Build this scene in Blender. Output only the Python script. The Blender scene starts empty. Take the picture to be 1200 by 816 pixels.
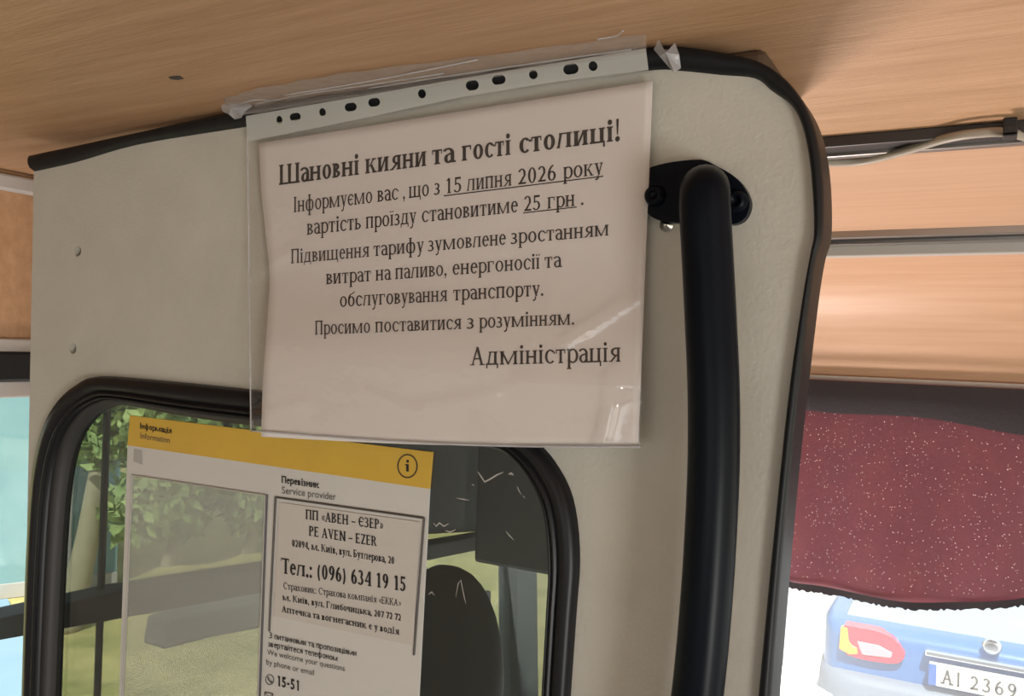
import bpy, bmesh, math, random
from mathutils import Vector, Matrix
from mathutils.geometry import tessellate_polygon
random.seed(7)
S = bpy.context.scene
COL = S.collection
# ------------------------------------------------------------------ camera, sky, sun, added and assumed lamps, exposure
F, YAW, ROLL = 1000.0, math.radians(29), math.radians(-2)
CAM = Vector((0, 0, 1.65))
_f = Vector((-math.sin(YAW), math.cos(YAW), 0)); _r = Vector((math.cos(YAW), math.sin(YAW), 0)); _d = Vector((0, 0, -1))
RX = math.cos(ROLL) * _r + math.sin(ROLL) * _d
DN = -math.sin(ROLL) * _r + math.cos(ROLL) * _d
cd = bpy.data.cameras.new('camera'); cam = bpy.data.objects.new('camera', cd); COL.objects.link(cam)
m = Matrix((RX, -DN, -_f)).transposed().to_4x4(); m.translation = CAM
cam.matrix_world = m
cd.sensor_width = 36; cd.lens = 30; cd.clip_start = 0.02; cd.clip_end = 500
S.camera = cam
S.view_settings.view_transform = 'Standard'; S.view_settings.look = 'None'
S.view_settings.gamma = 1; S.view_settings.use_curve_mapping = False
S.view_settings.exposure = 0.2
w = bpy.data.worlds.new('sky'); S.world = w; w.use_nodes = True
bg = w.node_tree.nodes['Background']; bg.inputs[0].default_value = (0.86, 0.94, 1.0, 1); bg.inputs[1].default_value = 1.3
def light(name, kind, loc, direction, power, color=(1, 1, 1), size=(1, 1)):
    l = bpy.data.lights.new(name, kind); o = bpy.data.objects.new(name, l); COL.objects.link(o)
    l.energy = power; l.color = color; o.location = loc
    o.rotation_euler = Vector(direction).to_track_quat('-Z', 'Y').to_euler()
    if kind == 'AREA':
        l.shape = 'RECTANGLE'; l.size, l.size_y = size
    return o
sun = light('sun', 'SUN', (3, -3, 6), (-0.20, 0.60, -0.78), 7.0, (1, .94, .82)); sun.data.angle = math.radians(.6)
light('assumed_right_light', 'AREA', (1.08, -0.55, 1.0), (-1, 0.8, 0.35), 11, (1, .97, .93), (0.35, 0.5))  # assumed lamp for unseen side windows, inferred from the handrail's shadow
light('added_rear_light', 'AREA', (-0.1, -2.35, 1.25), (0, 1, 0.05), 2.5, (1, .97, .93), (1.6, .8))  # lamp added inside the unseen rear opening as soft fill
light('added_cab_uplight', 'AREA', (-0.50, 1.40, 0.54), (0.36, -0.85, 1.1), 21.0, (1, .86, .81), (0.30, 0.25))  # unseen lamp added low in the cab to brighten ceiling and header

# ------------------------------------------------------------------ helpers
def ray(px, py): return _f + RX * ((px - 600) / F) + DN * ((py - 408) / F)
def onY(px, py, Y): v = ray(px, py); return CAM + v * (Y / v.y)
def onX(px, py, X): v = ray(px, py); return CAM + v * (X / v.x)
def onZ(px, py, Z): v = ray(px, py); return CAM + v * ((Z - CAM.z) / v.z)
def tag(o, label=None, cat=None, group=None, kind=None):
    if label: o['label'] = label
    if cat: o['category'] = cat
    if group: o['group'] = group
    if kind: o['kind'] = kind
    return o
def empty(name, loc, label, cat, group=None):
    o = bpy.data.objects.new(name, None); COL.objects.link(o); o.location = loc; o.empty_display_size = .02
    return tag(o, label, cat, group)
def origin(o):
    v = Vector((0, 0, 0))
    while o is not None: v += o.location; o = o.parent
    return v
def obj(name, geo, mat, parent=None, smooth=False, bevel=0.0):
    verts, faces = geo
    off = origin(parent) if parent else Vector((0, 0, 0))
    me = bpy.data.meshes.new(name)
    me.from_pydata([Vector(v) - off for v in verts], [], faces); me.update()
    bm = bmesh.new(); bm.from_mesh(me)
    bmesh.ops.recalc_face_normals(bm, faces=bm.faces); bm.to_mesh(me); bm.free()
    if smooth:
        for p in me.polygons: p.use_smooth = True
    me.materials.append(mat)
    o = bpy.data.objects.new(name, me); COL.objects.link(o)
    if parent: o.parent = parent
    if bevel:
        b = o.modifiers.new('bevel', 'BEVEL'); b.width = bevel; b.segments = 2; b.limit_method = 'ANGLE'
    return o
def merge(*gs):
    V, Fc = [], []
    for v, f in gs:
        n = len(V); V += list(v); Fc += [tuple(i + n for i in q) for q in f]
    return V, Fc
def box(x0, x1, y0, y1, z0, z1):
    v = [(x, y, z) for x in (x0, x1) for y in (y0, y1) for z in (z0, z1)]
    return v, [(0, 1, 3, 2), (4, 6, 7, 5), (0, 4, 5, 1), (2, 3, 7, 6), (0, 2, 6, 4), (1, 5, 7, 3)]
def prism(loops, fn0, fn1):
    """outline loops (2D, first outer, rest holes) -> solid between fn0(p) and fn1(p)"""
    tris = tessellate_polygon([[Vector((p[0], p[1], 0)) for p in l] for l in loops])
    flat = [p for l in loops for p in l]; n = len(flat)
    V = [fn0(p) for p in flat] + [fn1(p) for p in flat]
    Fc = [tuple(t) for t in tris] + [tuple(i + n for i in reversed(t)) for t in tris]
    k = 0
    for l in loops:
        L = len(l)
        for i in range(L):
            a, b = k + i, k + (i + 1) % L; Fc.append((a, b, b + n, a + n))
        k += L
    return V, Fc
def sheetY(loops, y0, y1): return prism(loops, lambda p: (p[0], y0, p[1]), lambda p: (p[0], y1, p[1]))
def sheetX(loops, x0, x1): return prism(loops, lambda p: (x0, p[0], p[1]), lambda p: (x1, p[0], p[1]))
def tube(pts, rad, seg=14, cap=True):
    pts = [Vector(p) for p in pts]; n = len(pts); V, Fc = [], []
    ref = None
    for i, p in enumerate(pts):
        t = (pts[min(i + 1, n - 1)] - pts[max(i - 1, 0)]).normalized()
        if ref is None: ref = t.orthogonal().normalized()
        u = (ref - t * ref.dot(t)).normalized(); ref = u; v = t.cross(u)
        r = rad[i] if isinstance(rad, (list, tuple)) else rad
        for k in range(seg):
            a = 2 * math.pi * k / seg; V.append(p + u * (r * math.cos(a)) + v * (r * math.sin(a)))
    for i in range(n - 1):
        for k in range(seg):
            a, b = i * seg + k, i * seg + (k + 1) % seg; Fc.append((a, b, b + seg, a + seg))
    if cap:
        Fc.append(tuple(range(seg))); Fc.append(tuple((n - 1) * seg + k for k in reversed(range(seg))))
    return V, Fc
def spline(pts, sub=8):
    pts = [Vector(p) for p in pts]; out = []
    for i in range(len(pts) - 1):
        p0, p1, p2, p3 = pts[max(i - 1, 0)], pts[i], pts[i + 1], pts[min(i + 2, len(pts) - 1)]
        for k in range(sub):
            t = k / sub
            out.append(.5 * ((2 * p1) + (p2 - p0) * t + (2 * p0 - 5 * p1 + 4 * p2 - p3) * t * t + (3 * p1 - p0 - 3 * p2 + p3) * t ** 3))
    out.append(pts[-1]); return out
def lathe(prof, c, axis, seg=24):
    """prof: list of (radius, height along axis)"""
    axis = Vector(axis).normalized(); u = axis.orthogonal().normalized(); v = axis.cross(u); c = Vector(c); V, Fc = [], []
    for r, h in prof:
        for k in range(seg):
            a = 2 * math.pi * k / seg; V.append(c + axis * h + u * (r * math.cos(a)) + v * (r * math.sin(a)))
    for i in range(len(prof) - 1):
        for k in range(seg):
            a, b = i * seg + k, i * seg + (k + 1) % seg; Fc.append((a, b, b + seg, a + seg))
    Fc.append(tuple(range(seg))); Fc.append(tuple((len(prof) - 1) * seg + k for k in reversed(range(seg))))
    return V, Fc
def loft(rows, closed=False):
    V = [p for r in rows for p in r]; n = len(rows[0]); Fc = []
    for i in range(len(rows) - 1):
        for k in range(n if closed else n - 1):
            a, b = i * n + k, i * n + (k + 1) % n; Fc.append((a, b, b + n, a + n))
    return V, Fc
def smooth2(pts, sub=6):
    return [(p.x, p.y) for p in spline([(a, b, 0) for a, b in pts], sub)]
def ell(cx, cy, rx, ry, n=20, rot=0.0):
    c, s = math.cos(rot), math.sin(rot); o = []
    for k in range(n):
        a = 2 * math.pi * k / n; x, y = rx * math.cos(a), ry * math.sin(a); o.append((cx + c * x - s * y, cy + s * x + c * y))
    return o
def stadium(cx, cy, rx, ry, rot=0.0):
    o = []; c, s = math.cos(rot), math.sin(rot)
    for k in range(20):
        a = 2 * math.pi * k / 20; x = math.copysign(max(rx - ry, 0), math.cos(a)) + ry * math.cos(a); y = ry * math.sin(a)
        o.append((cx + c * x - s * y, cy + s * x + c * y))
    return o

# ------------------------------------------------------------------ materials
def mat(name, color, rough=.6, metal=0.0, spec=.4, var=None, vscale=20, bump=0.0, bscale=200, stretch=(1, 1, 1), coat=0.0, detail=6):
    M = bpy.data.materials.new(name); M.use_nodes = True; nt = M.node_tree; N = nt.nodes; L = nt.links
    b = N['Principled BSDF']; b.inputs['Base Color'].default_value = (*color, 1); b.inputs['Roughness'].default_value = rough
    b.inputs['Metallic'].default_value = metal; b.inputs['Specular IOR Level'].default_value = spec
    if coat: b.inputs['Coat Weight'].default_value = coat; b.inputs['Coat Roughness'].default_value = .08
    tc = N.new('ShaderNodeTexCoord'); mp = N.new('ShaderNodeMapping'); mp.inputs['Scale'].default_value = stretch
    L.new(tc.outputs['Object'], mp.inputs['Vector'])
    if var:
        nz = N.new('ShaderNodeTexNoise'); nz.inputs['Scale'].default_value = vscale; nz.inputs['Detail'].default_value = detail; nz.inputs['Roughness'].default_value = .65
        cr = N.new('ShaderNodeValToRGB'); cr.color_ramp.elements[0].position = .32; cr.color_ramp.elements[1].position = .68
        cr.color_ramp.elements[0].color = (*var, 1); cr.color_ramp.elements[1].color = (*color, 1)
        L.new(mp.outputs[0], nz.inputs['Vector']); L.new(nz.outputs['Fac'], cr.inputs[0]); L.new(cr.outputs[0], b.inputs['Base Color'])
    if bump:
        n2 = N.new('ShaderNodeTexNoise'); n2.inputs['Scale'].default_value = bscale; n2.inputs['Detail'].default_value = 3
        bp = N.new('ShaderNodeBump'); bp.inputs['Strength'].default_value = bump; bp.inputs['Distance'].default_value = .001
        L.new(mp.outputs[0], n2.inputs['Vector']); L.new(n2.outputs['Fac'], bp.inputs['Height']); L.new(bp.outputs[0], b.inputs['Normal'])
    return M
def film(name, tint, clear, rough=.12, milky=(.8, .8, .78), gloss=.045, wrinkle=0.0, wscale=40):
    """thin clear sheet: part of the light passes, the rest scatters on the film, with a Fresnel gloss on top"""
    M = bpy.data.materials.new(name); M.use_nodes = True; nt = M.node_tree; N = nt.nodes; L = nt.links
    for n in list(N):
        if n.type == 'BSDF_PRINCIPLED': N.remove(n)
    out = [n for n in N if n.type == 'OUTPUT_MATERIAL'][0]
    tr = N.new('ShaderNodeBsdfTransparent'); tr.inputs[0].default_value = (*tint, 1)
    df = N.new('ShaderNodeBsdfDiffuse'); df.inputs[0].default_value = (*milky, 1)
    gl = N.new('ShaderNodeBsdfGlossy'); gl.inputs['Roughness'].default_value = rough
    m1 = N.new('ShaderNodeMixShader'); m1.inputs[0].default_value = 1 - clear
    L.new(tr.outputs[0], m1.inputs[1]); L.new(df.outputs[0], m1.inputs[2])
    lw = N.new('ShaderNodeLayerWeight'); pw = N.new('ShaderNodeMath'); pw.operation = 'POWER'; pw.inputs[1].default_value = 5
    L.new(lw.outputs['Facing'], pw.inputs[0]); fr = N.new('ShaderNodeMath'); fr.operation = 'MULTIPLY_ADD'; fr.inputs[1].default_value = 1 - gloss; fr.inputs[2].default_value = gloss
    L.new(pw.outputs[0], fr.inputs[0])
    m2 = N.new('ShaderNodeMixShader'); L.new(fr.outputs[0], m2.inputs[0]); L.new(m1.outputs[0], m2.inputs[1]); L.new(gl.outputs[0], m2.inputs[2])
    L.new(m2.outputs[0], out.inputs['Surface'])
    if wrinkle:
        tc = N.new('ShaderNodeTexCoord'); nz = N.new('ShaderNodeTexNoise'); nz.inputs['Scale'].default_value = wscale; nz.inputs['Detail'].default_value = 3
        bp = N.new('ShaderNodeBump'); bp.inputs['Strength'].default_value = wrinkle; bp.inputs['Distance'].default_value = .004
        L.new(tc.outputs['Object'], nz.inputs['Vector']); L.new(nz.outputs['Fac'], bp.inputs['Height'])
        L.new(bp.outputs[0], gl.inputs['Normal'])
    return M
M = {}
M['laminate'] = mat('beech_laminate', (.48, .29, .165), .42, var=(.37, .21, .108), vscale=9, stretch=(.7, 9, 6), bump=.35, bscale=60)
M['laminate_front'] = mat('beech_laminate_front', (.53, .335, .22), .45, var=(.46, .275, .17), vscale=8, stretch=(.5, 8, 8), bump=.2, bscale=60)
M['shade_brown'] = mat('shaded_ceiling_brown', (.075, .042, .022), .7, var=(.055, .03, .016), vscale=9, stretch=(.7, 9, 6))  # near-black brown puts the ceiling's shade into the added block's colour
M['enamel'] = mat('cream_hammered_enamel', (.50, .485, .43), .42, var=(.45, .435, .38), vscale=14, bump=.45, bscale=330)
M['rubber'] = mat('black_rubber', (.008, .009, .011), .42, spec=.22, bump=.15, bscale=90)
M['gasket'] = mat('black_gasket_rubber', (.009, .009, .011), .36, spec=.22)
M['reveal'] = mat('grey_gasket_lip', (.035, .034, .034), .5, spec=.3)
M['paint_black'] = mat('black_paint', (.003, .005, .009), .33, spec=.1)
M['steel'] = mat('bright_steel', (.7, .7, .7), .25, 1.0)
M['alu'] = mat('dull_aluminium', (.33, .31, .29), .35, .9, bump=.1, bscale=60)
M['dark_trim'] = mat('dark_trim', (.03, .026, .025), .4)
M['light_trim'] = mat('pale_trim', (.40, .38, .36), .45)
M['paper'] = mat('white_paper', (.70, .65, .62), .75, var=(.67, .62, .59), vscale=6)
M['card'] = mat('card_paper', (.55, .52, .48), .7, var=(.51, .48, .44), vscale=12)
M['ink'] = mat('black_ink', (.022, .02, .022), .7)
M['ink_grey'] = mat('grey_ink', (.09, .085, .08), .7)
M['film'] = film('clear_pocket_film', (.99, .99, .99), .99, .10, wrinkle=.5, wscale=30)
M['strip'] = film('punched_strip_film', (.95, .97, .96), .45, .2, (.62, .63, .60), wrinkle=.1)
M['tape'] = film('clear_tape', (.97, .96, .95), .80, .12, (.62, .57, .54), wrinkle=.6, wscale=60)
M['crumple'] = film('crumpled_tape', (.93, .93, .95), .5, .06, (.6, .6, .62), wrinkle=1.0, wscale=120)
M['pocket'] = film('milky_pocket', (.98, .98, .96), .75, .12, (.66, .68, .64), gloss=.015, wrinkle=.1, wscale=15)
M['glass'] = film('tinted_glass', (.56, .585, .575), .985, .02, (.25, .25, .24))
M['glass_clear'] = film('side_glass', (.93, .98, .98), .95, .02, (.6, .66, .68))
M['glass_glare'] = film('glare_hazed_windscreen', (.93, .96, .97), .84, .02, (.85, .87, .9))  # milky share imitates veiling glare over the pale, overexposed view outside
M['sign_white'] = mat('sign_white', (.58, .57, .54), .35, var=(.55, .54, .51), vscale=9)
M['sign_yellow'] = mat('sign_yellow', (.62, .40, .055), .35, var=(.56, .35, .05), vscale=12)
M['cloth'] = mat('maroon_cloth', (.27, .11, .125), .55, var=(.20, .09, .12), vscale=14, bump=.5, bscale=260)
nt = M['cloth'].node_tree; tl_ = nt.nodes.new('ShaderNodeBsdfTranslucent'); tl_.inputs[0].default_value = (.62, .27, .31, 1)
mx = nt.nodes.new('ShaderNodeMixShader'); mx.inputs[0].default_value = .45; om = [n for n in nt.nodes if n.type == 'OUTPUT_MATERIAL'][0]
nt.links.new(nt.nodes['Principled BSDF'].outputs[0], mx.inputs[1]); nt.links.new(tl_.outputs[0], mx.inputs[2]); nt.links.new(mx.outputs[0], om.inputs['Surface'])
M['cloth_dark'] = mat('dark_cloth', (.035, .03, .036), .8, bump=.5, bscale=200)
M['glitter'] = mat('glitter', (.80, .58, .58), .3)
M['cable'] = mat('grey_beige_cable', (.30, .26, .21), .45)
M['black_plastic'] = mat('black_plastic', (.012, .012, .013), .45)
M['seat'] = mat('dark_seat_fabric', (.012, .02, .02), .8, bump=.4, bscale=150)
M['cab'] = mat('dark_cab_lining', (.05, .06, .06), .8)
M['floor'] = mat('grey_floor', (.30, .28, .25), .7, var=(.25, .23, .2), vscale=15)
M['wall'] = mat('cream_wall', (.55, .5, .42), .6)
M['carblue'] = mat('blue_car_paint', (.055, .17, .42), .3, coat=.5)
M['bumper'] = mat('grey_blue_bumper', (.20, .24, .30), .5)
M['lamp_red'] = mat('red_lamp', (.62, .03, .06), .25, coat=.6)
M['lamp_amber'] = mat('amber_lamp', (.95, .45, .03), .25, coat=.6)
M['lamp_clear'] = mat('pink_clear_lamp', (.75, .35, .40), .25, coat=.6)
M['plate'] = mat('number_plate', (.85, .82, .70), .4)
M['plate_blue'] = mat('plate_blue', (.03, .12, .45), .4)
M['chrome'] = mat('chrome', (.8, .8, .82), .12, 1.0)
M['carglass'] = mat('car_glass', (.75, .80, .84), .06, .9)
M['tyre'] = mat('tyre', (.02, .02, .02), .8)
M['grass'] = mat('dry_grass_ground', (.72, .56, .25), .95, var=(.28, .27, .085), vscale=1.6, detail=10)
M['asphalt'] = mat('pale_asphalt', (.66, .64, .62), .95, var=(.58, .56, .54), vscale=3)
M['pave'] = mat('pale_blue_paving', (.26, .36, .46), .9, var=(.22, .32, .42), vscale=2)
M['bark'] = mat('pale_bark', (.46, .38, .25), .9, var=(.35, .29, .19), vscale=9, bump=.5, bscale=30)
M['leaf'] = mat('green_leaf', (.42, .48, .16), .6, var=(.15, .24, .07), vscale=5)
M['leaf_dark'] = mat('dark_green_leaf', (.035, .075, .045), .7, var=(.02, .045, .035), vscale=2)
M['facade'] = mat('teal_facade', (.22, .36, .38), .7, var=(.15, .28, .31), vscale=1.5)
M['concrete'] = mat('grey_concrete', (.48, .44, .42), .8, var=(.40, .37, .35), vscale=3)

# ------------------------------------------------------------------ lettering (a slab-serif alphabet drawn from stems, bars and bowls)
def R_(x0, y0, x1, y1): return [[(x0, y0), (x1, y0), (x1, y1), (x0, y1)]]
def make_font(s, t, sf=4.5, st=4):
    """s stem width, t hairline, sf serif overhang, st serif thickness; x-height 50, capitals 70"""
    G = {}
    def stem(x, y0, y1, ser='bt'):
        q = R_(x, y0, x + s, y1)
        if 'b' in ser: q += R_(x - sf, y0, x + s + sf, y0 + st)
        if 't' in ser: q += R_(x - sf, y1 - st, x + s + sf, y1)
        return q
    def diag(x0, y0, x1, y1, wd): return [[(x0, y0), (x0 + wd, y0), (x1 + wd, y1), (x1, y1)]]
    def ring(cx, cy, rx, ry, a0=0, a1=360, sx=None, sy=None, n=22):
        sx = s if sx is None else sx; sy = t if sy is None else sy; q = []
        for k in range(n):
            p = []
            for a in (a0 + (a1 - a0) * k / n, a0 + (a1 - a0) * (k + 1) / n):
                c_, s_ = math.cos(math.radians(a)), math.sin(math.radians(a))
                p.append(((cx + rx * c_, cy + ry * s_), (cx + (rx - sx) * c_, cy + (ry - sy) * s_)))
            q.append([p[0][0], p[1][0], p[1][1], p[0][1]])
        return q
    def bar(x0, x1, y, th=None): th = t if th is None else th; return R_(x0, y, x1, y + th)
    def dot(cx, cy, r): return [ell(cx, cy, r, r, 12)]
    def add(ch, adv, *qs): G[ch] = (adv, [p for q in qs for p in q])
    def two(h, ser1='bt', ser2='bt', w_=26): return stem(sf, 0, h, ser1) + stem(sf + s + w_ - 4, 0, h, ser2)
    X1 = sf; X2 = sf + s + 20; E2 = X2 + s + sf            # first stem, second stem, right end
    for h, lo in ((50, 1), (70, 0)):
        k = 1 if lo else 1.35
        x2 = sf + s + 20 * k; e2 = x2 + s + sf; A = e2 + 3
        up = (lambda c: c) if lo else (lambda c: c.upper())
        add(up('п'), A, stem(X1, 0, h), stem(x2, 0, h), bar(X1, x2 + s, h - st - (0 if lo else 1), t + 1))
        add(up('н'), A, stem(X1, 0, h), stem(x2, 0, h), bar(X1 + s, x2, h * .46, t + 1))
        add(up('и'), A, stem(X1, 0, h), stem(x2, 0, h), diag(X1 + s * .5, 0, x2 - s * .1, h, s * .6))
        add(up('ц'), A + 2, stem(X1, 0, h, 't'), stem(x2, 0, h, 't'), bar(X1 - sf, x2 + s + sf, 0, t), R_(x2 + s + sf - t, -14, x2 + s + sf, 2))
        x3 = x2 + s + 18 * k; e3 = x3 + s + sf
        add(up('ш'), e3 + 3, stem(X1, 0, h, 't'), stem(x2 - 1, 0, h, 't'), stem(x3, 0, h, 't'), bar(X1 - sf, e3, 0, t))
        add(up('щ'), e3 + 5, stem(X1, 0, h, 't'), stem(x2 - 1, 0, h, 't'), stem(x3, 0, h, 't'), bar(X1 - sf, e3, 0, t), R_(e3 - t, -14, e3, 2))
        add(up('м'), e3 + 1, stem(X1, 0, h, 'bt')[0:1] + stem(X1, 0, h), stem(x3 - 3, 0, h), diag(x2 - 3, 0, X1 + 1, h, s * .8), diag(x2 - 3, 0, x3 - 3, h, t * 1.1))
        add(up('г'), x2 + 8, stem(X1, 0, h), bar(X1, x2 + 2, h - st, st + .5), R_(x2 - 2, h - 15 * k, x2 + 3, h))
        add(up('т'), 42 * k + 2, stem(20 * k - s / 2 + 1, 0, h, 'b'), bar(1, 40 * k, h - st - .5, st + .5), R_(1, h - 15 * k, 5, h), R_(40 * k - 4, h - 15 * k, 40 * k, h))
        add(up('л'), A, stem(x2, 0, h), diag(X1 - 2, 0, X1 + 8 * k, h, s * .62), bar(X1 + 5 * k, x2, h - st, st), R_(X1 - 4, 0, X1 + 8, st))
        add(up('д'), A + 1, stem(x2 - 2, 0, h, 't'), diag(X1 + 1, 0, X1 + 10 * k, h, t + 1), bar(X1 + 6 * k, x2, h - st, st), bar(0, e2, 0, t + .5), R_(0, -13, t, 2), R_(e2 - t, -13, e2, 2))
        add(up('к'), e2 + 1, stem(X1, 0, h), diag(X1 + s, h * .46, x2 + 1, h, t + 1), diag(x2 + 2, 0, X1 + s + 3, h * .58, s * .95), R_(x2 - 4, 0, x2 + s + 5, st), R_(x2 - 5, h - st, x2 + s, h))
        ry = h / 2 + 1
        rx = 22 * k
        add(up('о'), 2 * rx + 5, ring(rx + 2, h / 2, rx, ry))
        add(up('с'), 2 * rx, ring(rx + 2, h / 2, rx, ry, 42, 318), R_(rx * 1.7, h * .70, rx * 1.7 + s * .6, h * .84))
        add(up('є'), 2 * rx, ring(rx + 2, h / 2, rx, ry, 42, 318), bar(rx * .4, rx * 1.6, h * .47, t), R_(rx * 1.7, h * .70, rx * 1.7 + s * .6, h * .84))
        add(up('з'), 38 * k, ring(15 * k, h * .735, 17 * k, h * .265 + 1, -88, 140, s * .95), ring(14 * k, h * .275, 20 * k, h * .275 + 1, -145, 88, s), bar(10 * k, 20 * k, h * .48, t))
        add(up('в'), 38 * k + s * .4, stem(X1, 0, h), ring(X1 + 11 * k, h * .74, 20 * k, h * .26, -90, 90, s), ring(X1 + 12 * k, h * .255, 23 * k, h * .255, -90, 90, s), bar(X1, X1 + 14 * k, h - t), bar(X1, X1 + 14 * k, h * .48), bar(X1, X1 + 14 * k, 0))
        add(up('ь'), 40 * k, stem(X1, 0, h), ring(X1 + 12 * k, h * .29, 22 * k, h * .29, -90, 90, s), bar(X1, X1 + 13 * k, h * .58 - t), bar(X1, X1 + 13 * k, 0))
        add(up('я'), x2 + s + sf + 2, stem(x2 - 1, 0, h), ring(x2 - 6, h * .70, 21 * k, h * .30, 90, 270, s), bar(x2 - 7, x2 + 2, h - t), bar(x2 - 7, x2 + 2, h * .40), diag(X1 - 2, 0, x2 - 10, h * .44, s * .9), R_(X1 - 5, 0, X1 + s, st))
        ib = G[up('и')]; add(up('й'), ib[0], ib[1], ring((X1 + x2 + s) / 2, h + 18, 10, 9, 190, 350, t + 1, t + 1))
    O = ring
    add('а', 41, stem(27, 0, 34, ''), R_(27, 0, 27 + s + 6, t), O(17, 33, 10 + s, 18, 0, 150, s, t), O(19, 15, 17, 16, 75, 330, s * .95, t), bar(19, 28, 27, t))
    add('б', 48, O(23, 24, 21, 25), O(27, 30, 25, 32, 100, 185, s * .9, t), diag(21, 58, 40, 70, s * .9))
    add('е', 43, O(22, 25, 20, 26, 0, 320), bar(4, 40, 26, t))
    add('р', 47, stem(X1, -22, 50, 'bt'), O(X1 + s + 10, 25, 23, 26, -130, 130, s, t))
    add('у', 45, diag(19, 0, 4, 50, s), diag(19, 2, 35, 50, t + .5), O(10, -8, 13, 14, -120, 35, t + 1, t + 1), R_(-1, 50 - st, 4 + s + 5, 50), R_(28, 50 - st, 43, 50))
    add('ф', 64, stem(29 - s / 2, -22, 73, 'bt'), O(20, 25, 18, 26, 20, 340), O(40, 25, 18, 26, -160, 160))
    add('і', s + 2 * sf + 3, stem(X1, 0, 50), dot(X1 + s / 2, 64, s * .55 + 1))
    add('ї', s + 2 * sf + 5, stem(X1 + 1, 0, 50), dot(X1 + s / 2 - 6, 63, 4), dot(X1 + s / 2 + 8, 63, 4))
    add('ю', 66, stem(X1, 0, 50), bar(X1 + s, X1 + s + 12, 24), O(X1 + s + 28, 25, 20, 26))
    add('ч', 46, stem(26, 0, 50), stem(4, 26, 50, 't'), O(20, 34, 16, 16, 180, 280, s, t), bar(16, 28, 18, t))
    add('х', 46, diag(0, 0, 28, 50, t + 1), diag(28, 0, 1, 50, s), R_(-2, 0, 14, st), R_(24, 0, 44, st), R_(-2, 50 - st, 16, 50), R_(24, 50 - st, 42, 50))
    G['х'] = (46, G['х'][1])
    add('І', s + 2 * sf + 6, stem(X1 + 1, 0, 70))
    def cap(ch, adv, *q): add(ch, adv, *q)
    cap('А', 64, diag(6, 0, 27, 70, t + 1), diag(44, 0, 24, 70, s), bar(14, 46, 22, t), R_(-1, 0, 19, st), R_(38, 0, 62, st))
    cap('Е', 52, stem(X1, 0, 70), bar(X1, 44, 70 - t), bar(X1 + s, 36, 34), bar(X1, 46, 0), R_(41, 56, 44, 70), R_(43, 0, 46, 15), R_(34, 27, 37, 44))
    cap('Р', 52, stem(X1, 0, 70), O(X1 + 18, 51, 26, 19, -90, 90, s), bar(X1, X1 + 20, 70 - t), bar(X1, X1 + 20, 32))
    cap('П', G['П'][0], G['П'][1])
    cap('Т', 58, stem(26, 0, 70, 'b'), bar(2, 56, 70 - t, t), R_(2, 54, 5, 70), R_(53, 54, 56, 70))
    cap('Б', 54, stem(X1, 0, 70), bar(X1, 44, 70 - t), R_(41, 55, 44, 70), O(X1 + 16, 21, 28, 21, -90, 90, s), bar(X1, X1 + 18, 42 - t), bar(X1, X1 + 18, 0))
    cap('N', 68, stem(X1 + 2, 0, 70, 'bt'), stem(50, 0, 70, 't'), diag(48, 0, X1 + 2, 70, s))
    cap('V', 62, diag(28, 0, 4, 70, s), diag(28, 0, 48, 70, t), R_(-1, 70 - st, 22, 70), R_(40, 70 - st, 60, 70))
    cap('Z', 54, bar(4, 48, 70 - t), bar(4, 50, 0), diag(4, 0, 36, 70, s), R_(4, 56, 7, 70), R_(47, 0, 50, 15))
    cap('R', 60, stem(X1, 0, 70), O(X1 + 18, 52, 26, 18, -90, 90, s), bar(X1, X1 + 20, 70 - t), bar(X1, X1 + 20, 34), diag(42, 0, 22, 36, s), R_(42, 0, 58, st))
    cap('A', *G['А']); cap('E', *G['Е']); cap('P', *G['Р'])
    cap('К', *G['К']); cap('Ж', 84, stem(34, 0, 70), diag(4, 0, 30, 38, s), diag(64, 0, 40, 38, s), diag(34, 34, 6, 70, t + 1), diag(40, 34, 66, 70, t + 1))
    H = 66
    add('0', 44, O(22, H / 2, 19, H / 2 + 1)); add('1', 44, stem(18, 0, H, 'b'), diag(8, H - 12, 18, H, s * .7))
    add('2', 44, O(20, H - 19, 18, 20, -25, 160, s, t), diag(4, 0, 30, H - 26, s), bar(4, 40, 0, t + 2.5))
    add('3', 44, O(19, H - 16, 17, 17, -90, 150, s, t), O(18, 18, 21, 19, -150, 90, s, t))
    add('4', 44, stem(27, 0, H, 'b'), bar(2, 42, 17, t + 1), diag(2, 18, 27, H, t + 1.5))
    add('5', 44, O(18, 20, 21, 21, -150, 130, s, t), R_(7, 32, 7 + t + 1.5, H), bar(7, 37, H - t - 4, t + 4))
    add('6', 44, O(22, 20, 19, 21), O(34, 24, 31, 44, 100, 190, s, t + 1))
    add('7', 44, bar(4, 40, H - t - 3, t + 3), diag(12, 0, 31, H - 2, s), R_(4, H - 15, 8, H))
    add('9', 44, O(22, H - 20, 19, 21), O(10, H - 24, 31, 44, -80, 10, s, t + 1))
    G['8'] = (44, O(22, H - 17, 16, 17) + O(22, 18, 19, 19))
    add('.', 20, dot(9, 5, s * .5 + 1.5)); add(',', 20, dot(9, 5, s * .5 + 1.5), diag(5, -13, 9, 2, s * .5))
    add('!', 30, [[(10, 20), (14, 20), (17, 72), (7, 72)]], dot(12, 6, s * .5 + 2)); add(':', 22, dot(10, 5, s * .5 + 1), dot(10, 42, s * .5 + 1))
    add('(', 30, O(34, 27, 28, 50, 130, 230, s * .8, t)); add(')', 30, O(-6, 27, 28, 50, -50, 50, s * .8, t))
    add('-', 30, bar(3, 26, 22, t + 2)); add('–', 48, bar(3, 45, 22, t + 1)); add(' ', 23)
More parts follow.
